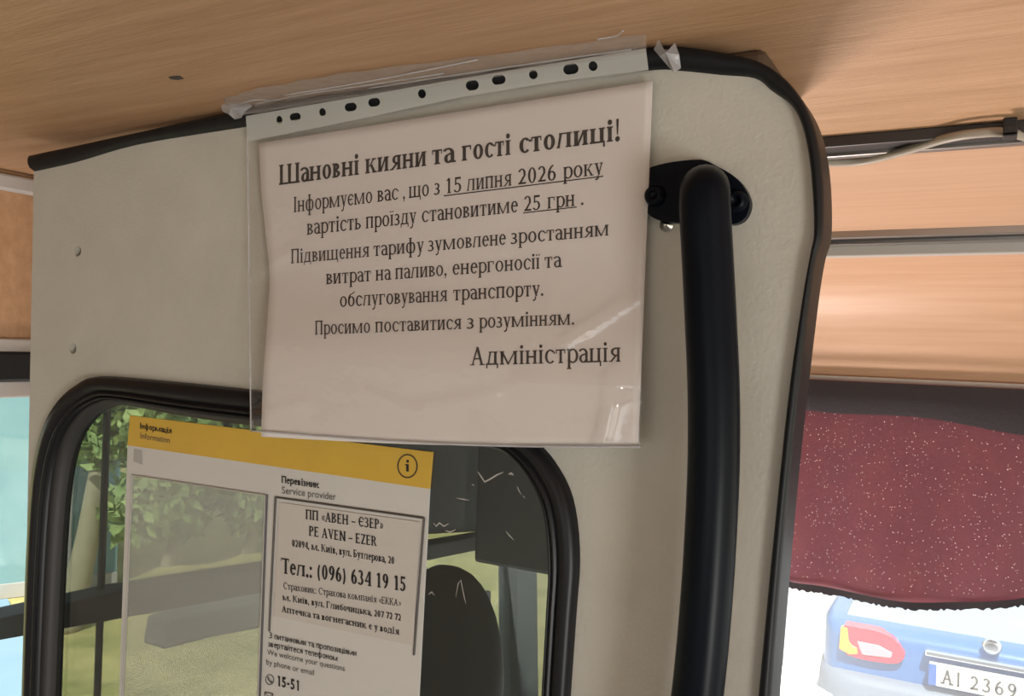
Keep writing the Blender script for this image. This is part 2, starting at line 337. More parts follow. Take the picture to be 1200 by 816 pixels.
    for c_, sg in (('«', 1), ('»', -1)):
        q = []
        for x in (4, 19):
            if sg > 0: q += diag(x, 25, x + 11, 44, t + 1) + diag(x + 11, 6, x, 25, t + 1)
            else: q += diag(x + 11, 25, x, 44, t + 1) + diag(x, 6, x + 11, 25, t + 1)
        add(c_, 38, q)
    return G
REG = make_font(10.3, 5.4); BOLD = make_font(14.5, 6.5, 4.5, 5); SANS = make_font(10.5, 8.5, .3, 8); SANSB = make_font(14, 11, .3, 11)
def serif_polys(text, font):
    x = 0; out = []
    for ch in text:
        adv, q = font.get(ch, font[' '])
        out += [[(a + x, b) for a, b in p] for p in q]; x += adv + 2.5
    return out, x
def sans_polys(text, bold=False):
    """plain upright letters from the built-in typeface, returned as flat faces with a 70-unit capital height"""
    c = bpy.data.curves.new('lettering', 'FONT'); c.body = text; c.fill_mode = 'FRONT'; c.resolution_u = 3
    if bold: c.offset = .018
    o = bpy.data.objects.new('lettering', c); COL.objects.link(o)
    dg = bpy.context.evaluated_depsgraph_get(); me = bpy.data.meshes.new_from_object(o.evaluated_get(dg))
    P = [[(me.vertices[i].co.x, me.vertices[i].co.y) for i in p.vertices] for p in me.polygons]
    bpy.data.objects.remove(o); bpy.data.curves.remove(c); bpy.data.meshes.remove(me)
    if not P: return [], 1
    k = 100.0; P = [[(a * k, b * k) for a, b in p] for p in P]
    return P, max(a for p in P for a, b in p)
def print_line(polys, width, p0, p1, h0, h1, surf):
    """set one line from pixel p0 to p1 on its baseline; surf turns a pixel into a point of the printed sheet"""
    V, Fc = [], []
    for p in polys:
        n = len(V)
        for x, y in p:
            s_ = x / width; h = h0 + (h1 - h0) * s_
            V.append(surf(p0[0] + (p1[0] - p0[0]) * s_, p0[1] + (p1[1] - p0[1]) * s_ - y / 70 * h))
        Fc.append(tuple(range(n, n + len(p))))
    return V, Fc

# ------------------------------------------------------------------ the bus: floor, ceiling, walls, trims
CZ = 1.826; PY = .468; XL = -.95; XR = 1.14
st = lambda n, g, mt, **k: tag(obj(n, g, mt, **k), kind='structure')
st('ground', box(-60, 60, -20, 80, -.70, -.65), M['grass'])
st('road', merge(box(-2.4, 12, -20, 80, -.651, -.645)), M['asphalt'])
st('floor', box(XL - .03, XR + .03, -2.6, 2.0, -.05, 0), M['floor'])
ceil = st('ceiling', box(-.985, XR, -2.5, .712, CZ, CZ + .03), M['laminate'])
hole = onZ(206, 91, CZ)
rag = [(hole.x + r * 1.3 * math.cos(a), hole.y + r * .9 * math.sin(a)) for a, r in ((k * math.pi / 7, .0035 + .0018 * random.random()) for k in range(14))]
tag(obj('torn_hole', prism([rag], lambda p: (p[0], p[1], CZ + .001), lambda p: (p[0], p[1], CZ - .0004)), M['dark_trim'], ceil), 'small ragged dark hole torn in the laminate')
st('ceiling.001', box(-.985, XR, .755, 1.228, CZ - .003, CZ + .027), M['laminate_front'])
# joint strip across the ceiling behind the partition
st('trim_1', merge(box(-.985, XR, .708, .756, CZ - .006, CZ + .01), box(-.985, XR, .707, .714, CZ - .009, CZ)), M['dark_trim'], bevel=.001)
st('trim_2', box(-.985, XR, .742, .7525, CZ - .009, CZ - .004), M['alu'], bevel=.001)
st('trim_3', merge(box(-.985, XR, 1.220, 1.234, CZ - .012, CZ + .02), box(-.985, XR, 1.262, 1.282, CZ - .016, CZ + .02)), M['alu'], bevel=.001)
st('trim_12', box(-.985, XR, 1.282, 1.302, CZ - .030, CZ - .006), M['light_trim'], bevel=.002)
st('trim_4', box(-.985, XR, 1.234, 1.262, CZ - .011, CZ + .02), M['rubber'])
# curved header over the windscreen
hp = smooth2([(1.296, CZ - .026), (1.35, CZ - .031), (1.43, CZ - .052), (1.49, CZ - .095), (1.535, CZ - .165), (1.56, 1.618)], 8)
def header(x0, x1):
    return loft([[(x, y, z) for x in (x0, x1)] for y, z in hp] + [[(x, y + .02, z + .02) for x in (x0, x1)] for y, z in reversed(hp)])
st('wall_front', header(-.36, XR), M['laminate_front'], smooth=True)
st('wall_front.002', header(-.985, -.36), M['cab'], smooth=True)
st('trim_5', box(-.985, XR, 1.548, 1.575, 1.611, 1.622), M['light_trim'], bevel=.002)
st('wall_front.001', box(XL, XR, 1.80, 1.86, -.05, .80), M['cab'])
st('wall_rear', merge(box(XL, XR, -2.56, -2.5, 0, .85), box(XL, XR, -2.56, -2.5, 1.65, CZ + .03), box(XL, -.9, -2.56, -2.5, .85, 1.65), box(.9, XR, -2.56, -2.5, .85, 1.65)), M['wall'])
st('wall_right', merge(box(XR, XR + .04, -2.5, 1.8, 0, .75), box(XR, XR + .04, -2.5, 1.8, 1.68, CZ + .03), box(XR, XR + .04, -2.5, -2.2, .75, 1.68),
                       box(XR, XR + .04, -1.05, -.95, .75, 1.68), box(XR, XR + .04, .45, .6, .75, 1.68), box(XR, XR + .04, 1.6, 1.8, .75, 1.68)), M['wall'])
# left wall: wood band above the driver's window, the window openings, the dark corner of the cab
ZB = onX(15, 397, XL).z; ZT = onX(15, 466, XL).z
st('wall_left', merge(box(XL - .04, XL, -2.5, 1.8, ZB, CZ + .03)), M['laminate'])
st('trim_6', box(XL, XL + .012, -2.5, 1.8, onX(15, 226, XL).z, onX(15, 207, XL).z), M['light_trim'], bevel=.003)
st('trim_7', box(XL, XL + .008, -2.5, 1.8, onX(15, 414, XL).z, ZB), M['light_trim'], bevel=.002)
st('trim_8', box(XL - .02, XL + .012, -2.5, 1.8, onX(15, 447, XL).z, onX(15, 412, XL).z), M['rubber'], bevel=.003)
st('trim_9', box(XL - .02, XL + .004, -2.5, 1.8, ZT, onX(15, 446, XL).z), M['light_trim'], bevel=.002)
st('wall_left.001', merge(box(XL - .04, XL, -2.5, .40, 0, ZT), box(XL - .04, XL, .40, 1.8, 0, .72)), M['wall'])
a, b = onX(505, 530, XL), onX(610, 622, XL)
st('wall_left.002', sheetX([[(1.18, ZT), (1.8, ZT), (1.8, 1.16), (1.62, 1.245), (1.24, 1.30)]], XL - .04, XL), M['cab'])
st('trim_10', sheetX([[(1.76, 1.3), (1.86, 1.3), (1.93, .6), (1.82, .6)]], XL - .05, XL + .0), M['cab'])
def rail_pt(px, py): q = onX(px, py, XL); return (q.y, q.z)
st('trim_11', sheetX([[rail_pt(-20, 725), rail_pt(140, 689), rail_pt(310, 662), rail_pt(500, 637), rail_pt(600, 620), rail_pt(612, 632), rail_pt(500, 655), rail_pt(310, 692), rail_pt(140, 722), rail_pt(-20, 750)]], XL - .03, XL + .015), M['cab'], bevel=.003)
yb = onX(127, 650, XL).y; st('trim_13', box(XL - .016, XL - .008, yb - .0035, yb + .0035, .72, ZT), M['cab'], bevel=.002)
g1 = st('window_1', box(XL - .022, XL - .018, .40, 1.8, 1.2, ZT), M['glass_clear'])
st('window_2', box(XL - .022, XL - .018, .40, 1.8, .72, 1.2), M['glass_clear'])
st('window_3', loft([[(x, y, z) for x in (XL, XR)] for y, z in ((1.585, 1.63), (1.83, .79))] + [[(x, y, z) for x in (XL, XR)] for y, z in ((1.835, .79), (1.59, 1.63))]), M['glass_glare'])

# ------------------------------------------------------------------ driver's partition
def P2(px, py, Y=PY): q = onY(px, py, Y); return (q.x, q.z)
outer_px = [(40, 183), (95, 171.5), (155, 159), (270, 134), (390, 112), (500, 92), (620, 74), (757, 57), (800, 57), (850, 64), (890, 74), (918, 92), (941, 119), (955, 150), (963, 190), (966, 235), (965, 275), (958, 300), (950, 350), (938, 450), (926, 560), (915, 680), (904, 816)]
inner_px = [(41, 201), (90, 190), (160, 170), (268, 152), (390, 134), (500, 116), (620, 97), (757, 83), (795, 83), (845, 88), (885, 92), (905, 107), (928, 124), (941, 150), (949, 190), (953, 235), (954, 275), (950, 300), (941, 350), (926, 450), (914, 560), (902, 680), (889, 816)]
tail = [(-.085, .9), (-.10, .25)]
po = smooth2([P2(*p) for p in outer_px], 4); po = [(x, min(z, CZ - .0005)) for x, z in po]
panel_loop = [(x, z) for x, z in po] + [(P2(904, 816)[0] - .012, 1.2), (-.13, .5), (-.15, .03), (-.745, .03), P2(28, 816)]
gout_px = [(33, 816), (35, 740), (38, 650), (43, 570), (50, 525), (60, 493), (75, 468), (95, 450), (120, 441), (200, 447), (290, 456), (400, 467), (500, 479), (570, 489), (610, 503), (634, 522), (650, 540), (668, 572), (677, 610), (680, 660), (676, 716), (669, 816)]
gin_px = [(55, 816), (58, 740), (63, 640), (69, 570), (78, 528), (90, 503), (105, 486), (123, 477), (145, 476), (215, 489), (295, 500), (405, 511), (500, 519), (560, 524), (586, 531), (604, 545), (619, 566), (631, 592), (637, 625), (639, 670), (637, 716), (632, 816)]
go = [P2(*p) for p in gout_px]; gi = [P2(*p) for p in gin_px]
def below(l, zb, rc):
    (xa, _), (xb, _) = l[0], l[-1]; r = []
    for k in range(1, 9):
        t_ = k / 9 * math.pi / 2; r.append((xb - rc + rc * math.cos(t_), zb + rc - rc * math.sin(t_)))
    r2 = [(xa + xb - 0 - x, z) for x, z in reversed(r)]
    return [(xb, zb + rc)] + r + [(xb - rc, zb), (xa + rc, zb)] + r2 + [(xa, zb + rc)]
go = smooth2(go, 3) + below(go, .93, .06); gi = smooth2(gi, 3) + below(gi, .96, .05)
GN = len(go)
mid = [((a[0] * .45 + b[0] * .55), (a[1] * .45 + b[1] * .55)) for a, b in zip(go, gi)]
part = empty('driver_partition', (-.43, PY, .03), 'cream hammered-enamel partition panel with rounded window behind the driver', 'partition')
holes = [ell(*P2(91, 294.5), .0048, .0047), ell(*P2(85.5, 408.5), .0048, .0047)]
obj('panel', sheetY([panel_loop, mid] + holes, PY, PY + .022), M['enamel'], part, bevel=.0008)
for h in holes:
    cx = sum(p[0] for p in h) / len(h); cz = sum(p[1] for p in h) / len(h)
    so = obj('screw_socket', lathe([(.0052, .0), (.0052, -.002), (.0001, -.002)], (cx, PY + .012, cz), (0, -1, 0), 20), M['black_plastic'], part, True)  # black backing and offset plug build the hole's left-hand shade into colour and shape
    tag(obj('plug', lathe([(.0030, -.008), (.0030, 0), (.0025, .0006), (.0001, .0006)], (cx + .0015, PY + .006, cz), (0, -1, 0), 20), M['light_trim'], so, True), 'pale plug sunk in the screw hole')
# rubber edging, swept along the border as a rounded bead
pin = smooth2([P2(*p) for p in inner_px], 4)
def resample(l, n):
    L = [0]
    for a, b in zip(l, l[1:]): L.append(L[-1] + math.hypot(b[0] - a[0], b[1] - a[1]))
    out = []; j = 0
    for k in range(n):
        s_ = L[-1] * k / (n - 1)
        while j < len(l) - 2 and L[j + 1] < s_: j += 1
        u = (s_ - L[j]) / max(L[j + 1] - L[j], 1e-9); out.append((l[j][0] + (l[j + 1][0] - l[j][0]) * u, l[j][1] + (l[j + 1][1] - l[j][1]) * u))
    return out
pr = list(zip(po, pin))
prof = [(-.04, .024), (-.04, -.001), (.06, -.005), (.3, -.0065), (.6, -.0065), (.82, -.005), (.95, -.002), (1.0, .0)]
tail_pairs = [((P2(904, 816)[0] - .012, 1.2), (P2(889, 816)[0] - .014, 1.2)), ((-.13, .5), (-.15, .5))]
pr += tail_pairs
rows = [[(o_[0] + (i_[0] - o_[0]) * t_, PY + h, min(o_[1] + (i_[1] - o_[1]) * t_, CZ - .0005)) for t_, h in prof] for o_, i_ in pr]
obj('edge_seal', loft(rows), M['rubber'], part, True)
# window gasket with its ridges and grey inner lip
def band(a0, a1, hs):
    rows = []
    for t_, h in hs:
        rows.append([(o_[0] + (i_[0] - o_[0]) * t_, PY + h, o_[1] + (i_[1] - o_[1]) * t_) for o_, i_ in zip(go, gi)])
    return loft(rows, True)
gk = obj('window_gasket', band(0, 1, [(0, .0), (.02, -.004), (.08, -.0075), (.30, -.009), (.45, -.008), (.50, -.0045), (.54, -.0045), (.57, -.0085), (.63, -.0085), (.66, -.004), (.69, -.004), (.71, -.0075), (.76, -.0075), (.79, .001), (.79, .018)]), M['gasket'], part, True)
tag(obj('inner_lip', band(0, 1, [(.78, -.002), (.80, -.0035), (.92, .001), (1.0, .0045), (1.0, .012)]), M['reveal'], gk, True), 'grey lip of the window rubber')
pane_loop = [(o_[0] + (i_[0] - o_[0]) * .9, o_[1] + (i_[1] - o_[1]) * .9) for o_, i_ in zip(go, gi)]
obj('window_pane', sheetY([pane_loop], PY + .008, PY + .012), M['glass'], part)

sc_ = []
def scratch(pts, wd):
    q = [onY(x, y, PY + .0076) for x, y in pts]; V = []; n = len(q)
    for i, p in enumerate(q):
        t_ = (q[min(i + 1, n - 1)] - q[max(i - 1, 0)]).normalized(); nn = Vector((-t_.z, 0, t_.x)) * wd * (.35 if i in (0, n - 1) else 1); V += [p + nn, p - nn]
    return V, [(2 * i, 2 * i + 1, 2 * i + 3, 2 * i + 2) for i in range(n - 1)]
for pts, wd in [([(560, 553), (564, 559), (568, 565), (574, 562), (582, 557), (590, 553.5)], .0005), ([(596, 556), (599, 555), (602, 557)], .0008), ([(606, 570), (608, 575), (611, 580)], .0004), ([(613, 581), (615, 584)], .0007), ([(535, 584), (543, 585.5), (550, 586.5)], .0004), ([(508, 613), (511, 617), (515, 613), (520, 617), (526, 614)], .0005), ([(522, 622), (527, 624), (534, 621)], .0005), ([(534, 700), (537, 684), (540, 680), (544, 700), (546, 708)], .0003), ([(502, 697), (506, 694), (509, 698)], .0005), ([(553, 568), (556, 569)], .0007), ([(593, 623), (597, 628), (602, 633)], .0004)]:
    tag(obj('scratch', scratch(pts, wd), M['light_trim'], part), 'pale scratch on the dark glass')
# ------------------------------------------------------------------ handrail
obj('added_shadow_block', merge(box(-.50, -.114, .4895, .60, 1.60, CZ - .0006)), M['shade_brown'], part, bevel=.004)  # added block behind the panel, placed only to cast the ceiling's shadow edge
hr = empty('handrail', onY(828, 225, PY), 'black bowed tubular handrail bolted on the right side of the cream partition', 'handrail')
fl_px = [(757, 202), (766, 196), (790, 190.5), (815, 188), (828, 189), (842, 196), (858, 205), (870, 216), (878, 230), (879.5, 243), (874, 256), (864, 262.5), (852, 263.5), (835, 262), (800, 262), (776, 259), (764, 254), (754, 240), (752, 220)]
fl = [P2(*p, Y=PY - .004) for p in fl_px]; fl = smooth2(fl + [fl[0]], 3)[:-1]
obj('mounting_flange', sheetY([fl], PY - .006, PY), M['paint_black'], hr, bevel=.0015)
YH = PY - .034
cl = [onY(827, 226, PY - .004), onY(826, 222, PY - .018), onY(826, 227, PY - .030)] + [onY(*p, YH) for p in [(826, 245), (829, 300), (833, 380), (836, 450), (836.5, 520), (834.5, 590), (828, 700), (817, 816), (800, 930), (780, 1060)]]
cl.append(cl[-1] + Vector((0, .034, -.02)))
obj('tube', tube(spline(cl, 10), .0132, 24), M['paint_black'], hr, True)
for p in ((768.5, 230), (864, 237)):
    q = onY(*p, PY - .006)
    bo = obj('bolt', lathe([(.0062, 0), (.0062, .0008), (.0056, .0035), (.0042, .005), (.0030, .0054), (.0028, .0035), (.0001, .0035)], q, (0, -1, 0), 24), M['paint_black'], hr, True)
q = onY(781.5, 264, PY)
tag(obj('screw', lathe([(.0042, 0), (.0040, .001), (.0018, .0016), (.0016, .0030), (.0001, .0034)], q, (0, -1, 0), 16), M['steel'], hr, True), 'tiny bright screw under the flange')

# ------------------------------------------------------------------ notice in its punched pocket, held by clear tape
PC = [onY(303, 168, PY - .004), onY(765, 95, PY - .004), onY(748, 522, PY - .004), onY(306, 512, PY - .004)]
def wav(x, z):
    """gentle buckling of the hanging sheet (metres towards the viewer)"""
    u = (x + .48) / .31; v = (1.80 - z) / .215
    return (.0016 + .0028 * max(0, v) * (1 - .4 * u) + .0016 * (1 + math.sin(3.0 * u + 2.2 * v)) * v + .0012 * math.sin(7 * u - 5 * v) * max(0, min(1, v)) + .0095 * min(1, max(0, (v - .45) / .32)) ** 2 * (3 - 2 * min(1, max(0, (v - .45) / .32))))
def paper_surf(px, py, lift=0.0):
    q = onY(px, py, PY - .004); k = PY - .0045 - wav(q.x, q.z) - lift
    return onY(px, py, k)
def sheet_grid(edge, nx, ny, lift, thick, extra=None):
    """edge(u, v) -> pixel; a thin two-sided sheet that follows the buckling"""
    front, back = [], []
    for j in range(ny + 1):
        for i in range(nx + 1):
            u, v = i / nx, j / ny; px, py = edge(u, v); e = extra(u, v) if extra else 0
            front.append(paper_surf(px, py, lift + e)); back.append(paper_surf(px, py, lift + e - thick))
    n = len(front); Fc = []
    for j in range(ny):
        for i in range(nx):
            a = j * (nx + 1) + i; Fc.append((a, a + 1, a + nx + 2, a + nx + 1)); Fc.append((n + a, n + a + nx + 1, n + a + nx + 2, n + a + 1))
    rim = [i for i in range(nx + 1)] + [j * (nx + 1) + nx for j in range(1, ny + 1)] + [ny * (nx + 1) + i for i in range(nx - 1, -1, -1)] + [j * (nx + 1) for j in range(ny - 1, 0, -1)]
    for a, b in zip(rim, rim[1:] + rim[:1]): Fc.append((a, b, b + n, a + n))
    return front + back, Fc
def lerp(a, b, t): return a + (b - a) * t
def poly1(pts, t):
    for (t0, x0), (t1, x1) in zip(pts, pts[1:]):
        if t <= t1: return lerp(x0, x1, (t - t0) / (t1 - t0))
    return pts[-1][1]
LE = [(0, 303), (.18, 306.5), (.41, 315), (.49, 316), (.68, 311.5), (.80, 308), (1, 306)]
def paper_edge(u, v):
    xl = poly1(LE, v); xr = lerp(765, 748, v); yl = lerp(168, 512, v); yr = lerp(95, 522, v)
    bow = v ** 4 * 5 * math.sin(math.pi * u)
    return lerp(xl, xr, u), lerp(yl, yr, u) + bow
pb = paper_surf(527, 517)
notice = tag(obj('notice_sheet', sheet_grid(paper_edge, 48, 36, 0, .0003), M['paper'], None, True), 'white printed notice sheet in a clear pocket, fare increase in black type', 'notice')
lines = [   # words with their left and right ends, baseline at both ends of the line, capital height at both ends
    (BOLD, (327, 217), (731, 164), 23.5, 25, [('Шановні', 327, 421), ('кияни', 428, 500), ('та', 506, 532), ('гості', 541, 599), ('столиці!', 608, 729)]),
    (REG, (344, 249), (708, 204), 18, 19.5, [('Інформуємо', 344, 436.5), ('вас', 442, 467), (',', 472, 475), ('що', 479, 503), ('з', 508.5, 516), ('15', 521, 541.5), ('липня', 547, 600), ('2026', 606.5, 652), ('року', 660, 707)]),
    (REG, (359, 275.5), (685, 240), 18, 18.5, [('вартість', 359.5, 423), ('проїзду', 428.5, 488), ('становитиме', 494, 607), ('25', 613.5, 634), ('грн', 641.5, 674), ('.', 680.5, 684.5)]),
    (REG, (341, 309), (714, 276), 16.5, 18, [('Підвищення', 341, 433), ('тарифу', 437.5, 497), ('зумовлене', 501.5, 593), ('зростанням', 598.5, 714)]),
    (REG, (381, 333.5), (658, 313), 17, 18, [('витрат', 382, 435), ('на', 440, 458), ('паливо,', 463, 524), ('енергоносії', 530, 633), ('та', 638, 658)]),
    (REG, (397, 360), (638, 346.5), 17, 18, [('обслуговування', 398, 524.5), ('транспорту.', 531, 637.5)]),
    (REG, (368, 392.5), (674, 380.5), 16, 17.5, [('Просимо', 369, 434), ('поставитися', 439.5, 541), ('з', 547, 556), ('розумінням.', 561.5, 673.5)]),
    (REG, (551, 428.5), (729, 424), 21.5, 23.5, [('Адміністрація', 551, 728)])]
ink = lambda px, py: paper_surf(px, py, .0004)
gs = []
for fnt, p0, p1, h0, h1, words in lines:
    for txt, xa, xb in words:
        q, wd = serif_polys(txt, fnt); ta, tb = (xa - p0[0]) / (p1[0] - p0[0]), (xb - p0[0]) / (p1[0] - p0[0])
        gs.append(print_line(q, wd - 3, (xa, p0[1] + (p1[1] - p0[1]) * ta), (xb, p0[1] + (p1[1] - p0[1]) * tb), h0 + (h1 - h0) * ta, h0 + (h1 - h0) * tb, ink))
def rule(p0, p1, th, surf, n=24):
    pts = [(lerp(p0[0], p1[0], k / n), lerp(p0[1], p1[1], k / n)) for k in range(n + 1)]
    V = [surf(x, y) for x, y in pts] + [surf(x, y + th) for x, y in pts]
    return V, [(k, k + 1, n + 2 + k, n + 1 + k) for k in range(n)]
gs += [rule((520, 229), (707, 206), 1.3, ink), rule((613, 249), (676, 242), 1.3, ink)]
obj('printed_text', merge(*gs), M['ink'], notice)
# pocket: clear front film, welded seams, punched strip along the top
pk = empty('punched_pocket', onY(520, 110, PY - .004), 'clear plastic punched pocket holding the notice, hung from its hole strip', 'plastic pocket')
def pocket_edge(u, v):
    xl = lerp(290, 294, v); xr = lerp(766, 751, v); yl = lerp(158, 505, v); yr = lerp(82, 524, v)
    return lerp(xl, xr, u), lerp(yl, yr, u) + v ** 4 * 6 * math.sin(math.pi * u)
def crease(u, v):
    c = 0
    for (x0, y0, x1, y1, wd, hh) in ((.86, .68, .98, .60, .018, .0022), (.80, .72, .84, .69, .015, .0018), (.70, .83, .99, .84, .03, .003), (.0, .48, .12, .40, .016, .002), (.30, .86, .42, .92, .02, .0018), (.42, .91, .62, .86, .02, .0015), (.58, .93, .64, 1.0, .02, .0022), (.94, .80, .90, 1.0, .018, .003), (.03, .95, .14, .90, .02, .002), (.1, .25, .2, .35, .02, .001)):
        dx, dy = x1 - x0, y1 - y0; t_ = max(0, min(1, ((u - x0) * dx + (v - y0) * dy) / (dx * dx + dy * dy)))
        d2 = (u - x0 - t_ * dx) ** 2 + (v - y0 - t_ * dy) ** 2; c += hh * math.exp(-d2 / wd ** 2)
    return c
obj('front_film', sheet_grid(pocket_edge, 110, 84, .0012, .00008, crease), M['film'], pk, True)
ps = lambda p, lift: paper_surf(p[0], p[1], lift)
left = [paper_surf(*pocket_edge(0, k / 40), .0016) for k in range(41)]; bot = [paper_surf(*pocket_edge(k / 40, 1), .0016) for k in range(41)]
obj('welded_seam', merge(tube(left, .0005, 8), tube(bot, .0007, 8)), M['crumple'], pk, True)
rot = -math.atan2(78, 469)
hl = [ell(327.5, 140.5, 3.4, 4.6, 20, rot), stadium(346, 137, 6.4, 4.6, rot), ell(378, 131.5, 3.8, 4.8, 20, rot), stadium(411, 125.5, 7, 5, rot), stadium(438.5, 120, 7, 5, rot), ell(494.5, 110, 4.6, 5.4, 20, rot),
      stadium(553.5, 100, 7.6, 6, rot), stadium(584.5, 93.5, 8, 5.6, rot), ell(625, 87.5, 5, 5.4, 20, rot), stadium(669, 81, 9, 6.2, rot), ell(695, 77.5, 5.2, 5.8, 20, rot)]
top = [(288, 136), (420, 113.5), (540, 92), (650, 74), (757, 56.5)]; botm = [(760, 82), (650, 96), (540, 114), (420, 140), (290, 166)]
YS = PY - .0078
tag(obj('hole_strip', prism([top + botm] + hl, lambda p: onY(p[0], p[1], YS), lambda p: onY(p[0], p[1], YS + .0004)), M['strip'], pk), 'pale reinforced strip with a row of punched holes')
# tape: along the ceiling joint, with crumpled ends
def tape_geo(cols, rows_px, ys, seed, amp):
    rnd = random.Random(seed); rws = []
    n = 60
    for j, line in enumerate(rows_px):
        r = []
        for k in range(n + 1):
            t_ = k / n * (len(line) - 1); i = min(int(t_), len(line) - 2); u = t_ - i
            px, py = lerp(line[i][0], line[i + 1][0], u), lerp(line[i][1], line[i + 1][1], u)
            py += amp * math.sin(k * .9 + 1.7 * j + seed) * .8 + amp * (rnd.random() - .5) * .7
            if ys[j] is None: r.append(onZ(px, py, CZ - .0012 - .0004 * rnd.random()))
            else: r.append(onY(px, py, ys[j] - .0004 * rnd.random()))
        rws.append(r)
    return loft(rws)
t1 = tape_geo(60, [[(262, 116), (300, 104), (400, 86), (560, 66), (757, 40)], [(264, 124), (300, 112), (400, 95), (560, 75), (757, 49)], [(268, 130), (300, 124), (400, 108), (560, 86), (757, 56)]], [None, None, PY - .0105], 3, .9)
t2 = tape_geo(60, [[(268, 130), (300, 124), (400, 108), (560, 86), (757, 56)], [(270, 134), (300, 129), (400, 113), (560, 91), (757, 60)], [(272, 136), (300, 133), (400, 117), (560, 94), (757, 62)]], [PY - .0105, PY - .0115, PY - .0100], 3, .4)
tape = tag(obj('tape_strip', merge(t1, t2), M['tape'], None, False), 'long clear tape strip sticking the pocket top to the wooden ceiling', 'tape')
for pts in ([(268, 128), (284, 121), (300, 117), (316, 118)], [(300, 122), (360, 110), (430, 100), (520, 86)], [(330, 112), (440, 94), (560, 70)], [(430, 104), (520, 90), (640, 72), (740, 58)], [(700, 46), (722, 42), (730, 36)]):
    obj('crease', tube(spline([onY(x, y, PY - .012) if False else onZ(x, y, CZ - .0022) for x, y in pts], 6), .0005, 6), M['crumple'], tape, True)
def crumple(pts, seed, name, label):
    rnd = random.Random(seed); V = []; Fc = []
    for px, py, y in pts: V.append(onY(px, py, y))
    n = len(pts); c = sum((Vector(v) for v in V), Vector()) / n
    V.append(c + Vector((0, -.004, 0)))
    for k in range(n): Fc.append((k, (k + 1) % n, n))
    me = obj(name, (V, Fc), M['crumple'])
    return tag(me, label, 'tape')
Y0 = PY - .012
crumple([(258, 121, Y0), (270, 117, Y0 - .002), (284, 118, Y0), (296, 124, Y0 - .003), (287, 131, Y0 + .001), (283, 138, Y0 - .004), (275, 140, Y0), (268, 134, Y0 - .003), (261, 131, Y0)], 1, 'tape_scrap', 'crumpled clear tape end at the left corner of the punched pocket')
crumple([(766, 58, Y0), (772, 46, Y0 - .004), (775, 58, Y0), (784, 58, Y0 - .005), (791, 50, Y0), (796, 64, Y0 - .003), (798, 80, Y0), (790, 85, Y0 - .004), (783, 78, Y0), (773, 66, Y0 - .003)], 2, 'tape_scrap', 'crumpled clear tape end on the black edging right of the pocket')

# ------------------------------------------------------------------ information sign stuck on the partition window
SY = PY + .0062
sg = lambda lift: (lambda px, py: onY(px, py, SY - lift))
sign = empty('information_sign', onY(320, 816, SY), 'white and yellow passenger information sign on the partition window', 'sign')
tl, tr_ = P2(153, 487, SY), P2(507, 530, SY); bl = P2(138.5, 850, SY); br = P2(482, 850, SY)
yl, yr = P2(150, 522, SY), P2(503.3, 573, SY)
zb = 1.22
pw = [(155, 557), (311, 580), (302, 816)]   # empty left pocket
lp = [P2(155, 557, SY), P2(311, 580.5, SY), (P2(302, 816, SY)[0] - .002, zb + .012), (P2(143, 816, SY)[0], zb + .012)]
blx, brx = P2(140, 816, SY)[0], P2(485, 816, SY)[0]
board = obj('board', sheetY([[yl, yr, (brx, zb), (blx, zb)], lp], SY - .0004, SY + .0012), M['sign_white'], sign)
tag(obj('header_band', sheetY([[tl, tr_, yr, yl]], SY - .0006, SY + .0012), M['sign_yellow'], sign), 'yellow band across the top of the sign')
tag(obj('empty_pocket', sheetY([lp], SY - .0003, SY + .0005), M['pocket'], sign), 'empty milky see-through pocket')
def frame(loop_px, wd, y0, y1):
    q = [onY(x, y, y0) for x, y in loop_px]; gs_ = []
    for a, b in zip(q, q[1:]): gs_.append(tube([a, b], wd, 6))
    return merge(*gs_)
obj('pocket_edge', frame([(143.5, 816), (155, 557), (311, 580.5), (302.5, 816)], .0007, SY - .001, SY), M['light_trim'], sign)
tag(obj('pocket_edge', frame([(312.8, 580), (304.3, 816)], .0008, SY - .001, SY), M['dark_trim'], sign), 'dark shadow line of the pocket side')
tag(obj('pocket_edge', frame([(315.5, 740), (323, 583), (497, 607.5), (485, 768)], .0008, SY - .001, SY), M['ink_grey'], sign), 'edge of the clear card holder')
sl = [(*serif_polys('Інформація', SANSB), (164, 502.5), (201.5, 508.5), 7, 7, M['ink']), (*sans_polys('Information'), (164, 514), (199, 519.5), 7, 7, M['ink_grey']),
      (*serif_polys('Перевізник', SANSB), (330, 566), (374, 572.5), 8.2, 8.2, M['ink']), (*sans_polys('Service provider'), (330, 578.5), (393.5, 586.5), 8.4, 8.4, M['ink_grey']),
      (*serif_polys('З питаннями та пропозиціями', SANS), (315, 748), (418, 769.5), 7, 7, M['ink']), (*serif_polys('звертайтеся телефоном', SANS), (314, 758), (396, 775.5), 7, 7, M['ink']),
      (*sans_polys('We welcome your questions'), (313, 767.5), (404, 787), 6.6, 6.6, M['ink_grey']), (*sans_polys('by phone or email'), (311.5, 779), (368, 792), 6.6, 6.6, M['ink_grey']),
      (*serif_polys('15-51', SANSB), (324, 804), (352, 810.5), 13, 13, M['ink'])]
surf = sg(.0009)
obj('lettering', merge(*[print_line(*l[:6], surf) for l in sl if l[6] is M['ink']]), M['ink'], sign)
tag(obj('lettering', merge(*[print_line(*l[:6], surf) for l in sl if l[6] is not M['ink']]), M['ink_grey'], sign), 'thin grey lettering')
